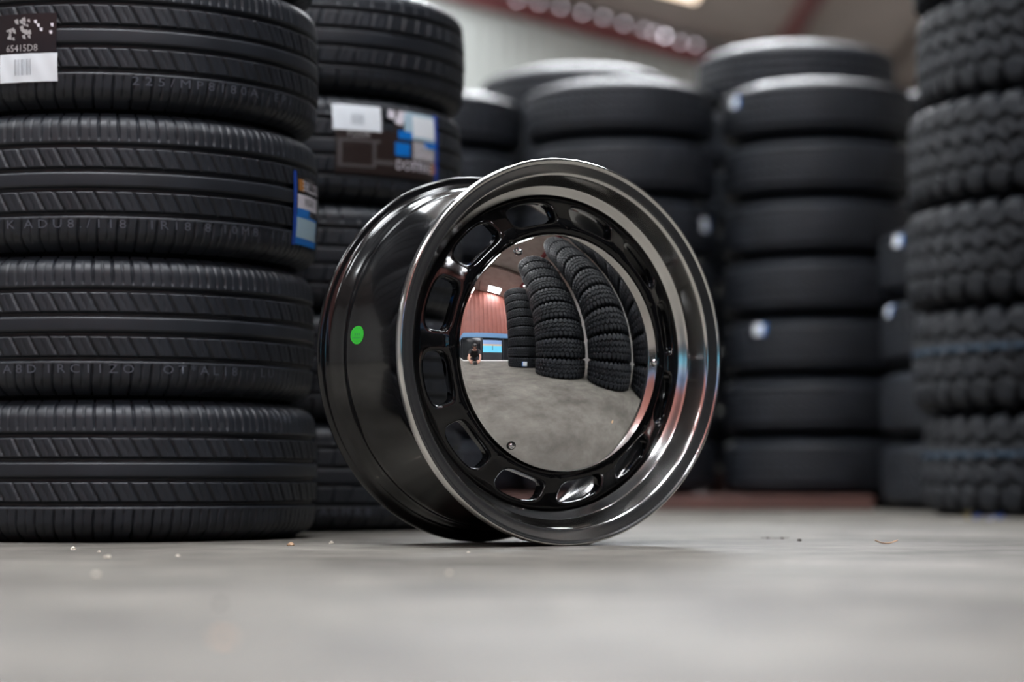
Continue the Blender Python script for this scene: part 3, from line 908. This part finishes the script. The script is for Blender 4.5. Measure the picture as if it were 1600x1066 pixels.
# ------------------------------------------------------------------ litter and grit on the floor
def pebble(name, px, py, s, m, label, cat, group=None, flat=.6, seed=0):
    rnd = random.Random(seed)
    bm = bmesh.new(); bmesh.ops.create_icosphere(bm, subdivisions=2, radius=1)
    for v in bm.verts:
        k = 1 + rnd.uniform(-.22, .22)
        v.co = Vector((v.co.x * s * k, v.co.y * s * k * .8, max(v.co.z * s * flat * k, -s * flat * .35)))
    zmin = min(v.co.z for v in bm.verts)
    for v in bm.verts: v.co.z -= zmin
    me = bpy.data.meshes.new(name); bm.to_mesh(me); bm.free()
    me.materials.append(M[m])
    x, y = floor_at(px, py)
    o = link(name, me); o.location = (x, y, 0); o.rotation_euler = (0, 0, rnd.uniform(0, 6))
    return tag(o, label, cat, group)
def scrap(name, px, py, w, l, curl, m, label, cat, group=None, rz=0.0, thick=.0008):
    V, Fc = [], []
    n = 8
    for side in (0, 1):
        for i in range(n + 1):
            t = i / n * 2 - 1
            tap = (1 - abs(t) ** 2.5 * .75)
            for j in (-1, 0, 1):
                z = curl * t * t + .15 * curl * j * j + (thick if side else 0)
                V.append((t * w / 2, j * l / 2 * tap, z))
    k = 3 * (n + 1)
    for s in (0, 1):
        for i in range(n):
            for j in range(2):
                a = s * k + 3 * i + j
                q = (a, a + 3, a + 4, a + 1)
                Fc.append(q if s else q[::-1])
    for i in range(n):
        for j in (0, 2):
            a = 3 * i + j
            Fc.append((a, a + 3, a + 3 + k, a + k))
    for i in (0, n):
        for j in range(2):
            a = 3 * i + j
            Fc.append((a, a + 1, a + 1 + k, a + k))
    x, y = floor_at(px, py)
    o = link(name, new_mesh(name, V, Fc, M[m])); o.location = (x, y, 0); o.rotation_euler = (0, 0, rz)
    return tag(o, label, cat, group)
scrap('dry_leaf', 1385, 850, .036, .016, .005, 'leaf', 'curled tan leaf scrap on the floor right of the wheel', 'leaf')
for i, (px, py, s, lab) in enumerate([(1200, 842, .003, 'dark crumb at the left end of the crumb line right of the wheel'), (1222, 842.5, .0035, 'dark crumb in the middle of the crumb line right of the wheel'),
                                      (1249, 846, .0042, 'dark crumb at the right end of the crumb line right of the wheel')]):
    pebble('crumb', px, py, s, 'crumb', lab, 'crumb', 'dark crumbs right of the wheel', .7, i)
scrap('twig', 1211, 841.5, .05, .0022, .0008, 'crumb', 'thin dark twig lying among crumbs right of the wheel', 'twig', rz=.1)
for i, (px, py, s, lab) in enumerate([(115, 859.5, .0045, 'bright pale grit chip in front of the front left stack'), (155, 863, .0025, 'tiny pale grit speck, second from the left edge'),
                                      (168, 872, .0040, 'pale grit chip nearer the camera than the bright one'), (278, 870, .0028, 'tiny white grit speck below the front left stack'),
                                      (518, 850, .0045, 'pale chip on the floor between stack and wheel'), (732, 864, .0022, 'tiny pale speck below the black barrel of the wheel'),
                                      (454, 853, .0055, 'tan chip on the floor below the stack corner'), (150, 900, .0038, 'blurred pale pebble on the floor at lower left'),
                                      (702, 897, .0032, 'blurred pinkish pebble on the floor before the wheel')]):
    pebble('grit', px, py, s, 'chip' if i == 6 else 'stone', lab, 'grit', 'grit on the concrete floor', .7, 20 + i)
pebble('dark_pebble', 345, 946, .0035, 'crumb', 'blurred dark pebble on the near floor at left', 'pebble', None, .8, 50)
pebble('wood_chip', 350, 1000, .0050, 'leaf', 'blurred orange tan chip on the nearest floor at left', 'wood chip', None, .5, 51)
for i, (px, py, w, h, m, lab) in enumerate([(1511, 813, .014, .022, 'litter_yellow', 'small yellow plastic shred at the foot of the right stack'),
                                            (1525, 812, .022, .014, 'litter_blue', 'blue plastic shred next to the yellow one'),
                                            (1547, 814, .020, .012, 'litter_pale', 'pale blue plastic shred between two blue ones'),
                                            (1562, 812, .018, .014, 'litter_blue', 'deep blue plastic shred furthest right at the stack foot')]):
    scrap('plastic_scrap', px, py, w, .012, h, m, lab, 'litter', 'plastic shreds at the right stack')

# ------------------------------------------------------------------ person crouching behind the camera (seen small in the chrome cap)
def skin(name, verts, edges, radii, m, parent, root=0, sub=2):
    me = bpy.data.meshes.new(name); me.from_pydata(verts, edges, [])
    o = link(name, me)
    md = o.modifiers.new('s', 'SKIN'); md.use_smooth_shade = True
    o.modifiers.new('d', 'SUBSURF').levels = sub
    for i, r in enumerate(radii):
        r = r if isinstance(r, tuple) else (r, r)
        me.skin_vertices[0].data[i].radius = r
        me.skin_vertices[0].data[i].use_root = (i == root)
    dg = bpy.context.evaluated_depsgraph_get()
    out = bpy.data.meshes.new_from_object(o.evaluated_get(dg))
    out.name = name; out.materials.clear(); out.materials.append(m)
    bpy.data.objects.remove(o); bpy.data.meshes.remove(me)
    for p in out.polygons: p.use_smooth = True
    return link(name, out, parent)
per = empty('person', (-.02, -.62, 0))
tag(per, 'person in dark clothes kneeling bent over a camera on the floor, mirrored in the cap', 'person')
# skeleton, person looks towards +Y; origin between the knees on the floor
pv = [(0, -.16, .235), (0, -.12, .34), (0, -.02, .46), (0, .09, .545), (0, .145, .585), (0, .185, .618), (0, .225, .652), (0, .275, .692), (0, .318, .730)]
pr_ = [(.125, .105), (.118, .095), (.125, .10), (.115, .085), (.06, .055), (.048, .05), (.062, .070), (.076, .086), (.050, .058)]
pe = [(i, i + 1) for i in range(8)]
def limb(start, pts, rads):
    prev = start
    for p_, r in zip(pts, rads):
        pv.append(p_); pr_.append(r); pe.append((prev, len(pv) - 1)); prev = len(pv) - 1
    return prev
hands = []
for s in (-1, 1):
    limb(0, [(s * .09, -.16, .20), (s * .13, .02, .15), (s * .15, .17, .068), (s * .14, .02, .058), (s * .12, -.17, .045), (s * .115, -.26, .035), (s * .12, -.32, .02)],
         [.09, .075, .058, .052, .036, .03, .018])
    e = limb(3, [(s * .15, .10, .53), (s * .20, .20, .40), (s * .215, .30, .27), (s * .18, .42, .14), (s * .155, .49, .085), (s * .125, .535, .075)],
             [.062, .046, .038, .031, (.026, .018), (.032, .016)])
    hands.append((s, len(pv) - 1))
for s, wr in hands:            # four fingers and a thumb rooted in the palm, curled round the camera body
    b = Vector(pv[wr])
    for k in range(4):
        d = Vector((-s * .004, .012, .022 - .017 * k))
        ln = (.9, 1.0, .95, .75)[k]
        limb(wr, [tuple(b + d), tuple(b + d + Vector((-s * .014, .030 * ln, 0))), tuple(b + d + Vector((-s * .036, .040 * ln, -.002)))], [.0095, .0088, .0075])
    limb(wr, [tuple(b + Vector((-s * .018, -.022, .014))), tuple(b + Vector((-s * .042, -.022, .018)))], [.011, .009])
body = skin('body', pv, pe, pr_, M['skin'], per)
# nose, ears, eyes, mouth shaped on the head
def blob(name, c, r, m, parent, sub=2):
    bm = bmesh.new(); bmesh.ops.create_icosphere(bm, subdivisions=sub, radius=1)
    for v in bm.verts: v.co = Vector((v.co.x * r[0], v.co.y * r[1], v.co.z * r[2])) + Vector(c)
    me = bpy.data.meshes.new(name); bm.to_mesh(me); bm.free(); me.materials.append(M[m])
    for p in me.polygons: p.use_smooth = True
    return link(name, me, parent)
HC, HU, HF = Vector((0, .268, .688)), Vector((0, .75, .66)).normalized(), Vector((0, .66, -.75)).normalized()
def hp(x, u_, f_): return tuple(HC + Vector((x, 0, 0)) + HU * u_ + HF * f_)
blob('nose', hp(0, -.018, .092), (.011, .016, .016), 'skin', body)
blob('mouth', hp(0, -.050, .074), (.022, .008, .007), 'lip', body)
for s in (-1, 1):
    blob('eye', hp(s * .028, .008, .076), (.011, .006, .006), 'eye', body)
    blob('ear', hp(s * .078, -.008, .004), (.010, .020, .026), 'skin', body)
# hair over crown, back and sides of the bowed head
hb = bmesh.new(); bmesh.ops.create_uvsphere(hb, u_segments=32, v_segments=20, radius=1)
for v in hb.verts:
    v.co = HC + Vector((v.co.x * .088, 0, 0)) + HU * (v.co.y * .094 + .022) + HF * (v.co.z * .096 - .004)
bmesh.ops.delete(hb, geom=[v for v in hb.verts if ((v.co - HC).dot(HF) > .045 and (v.co - HC).dot(HU) < .050) or (v.co - HC).dot(HU) < -.045], context='VERTS')
me = bpy.data.meshes.new('hair'); hb.to_mesh(me); hb.free(); me.materials.append(M['hair'])
for p in me.polygons: p.use_smooth = True
link('hair', me, body)
# clothing over the body
sv = [(0, -.155, .27)] + [pv[i] for i in range(1, 5)]; sr = [(.140, .118), (.138, .115), (.144, .120), (.136, .108), (.088, .082)]; se = [(0, 1), (1, 2), (2, 3), (3, 4)]
for s in (-1, 1):
    b = len(sv)
    sv += [(s * .15, .10, .53), (s * .185, .17, .44), (s * .206, .235, .352)]; sr += [.088, .072, .064]; se += [(3, b), (b, b + 1), (b + 1, b + 2)]
skin('shirt', sv, se, sr, M['shirt'], body)
hv = [pv[0], pv[1]]; hr = [(.145, .126), (.132, .110)]; he = [(0, 1)]
for s in (-1, 1):
    b = len(hv)
    hv += [(s * .09, -.16, .20), (s * .13, .02, .155), (s * .143, .10, .115)]; hr += [.108, .094, .080]; he += [(0, b), (b, b + 1), (b + 1, b + 2)]
skin('shorts', hv, he, hr, M['shorts'], body)
for s in (-1, 1):
    skin('shoe', [(s * .117, -.235, .047), (s * .118, -.30, .035), (s * .12, -.36, .028)], [(0, 1), (1, 2)], [.043, .036, .024], M['shoe'], body)

cm = empty('camera', (0, -.10, 0))
tag(cm, 'small black camera resting on the floor in front of the kneeling person', 'camera')
box('camera_body', -.068, .068, -.035, .022, .004, .100, M['camera_black'], cm, .006)
box('prism_hump', -.026, .026, -.028, .020, .098, .122, M['camera_black'], cm, .005)
lens = link('lens', revolve('lens', [(.0001, .062), (.026, .062), (.030, .066), (.034, .066), (.034, .020), (.031, .018), (.031, .0)], 40, M['camera_black'], sharp=35), cm)
lens.rotation_euler = (-PI / 2, 0, 0); lens.location = (0, .02, .062)
box('base_plate', -.060, .060, -.030, .018, .0, .005, M['camera_black'], cm)
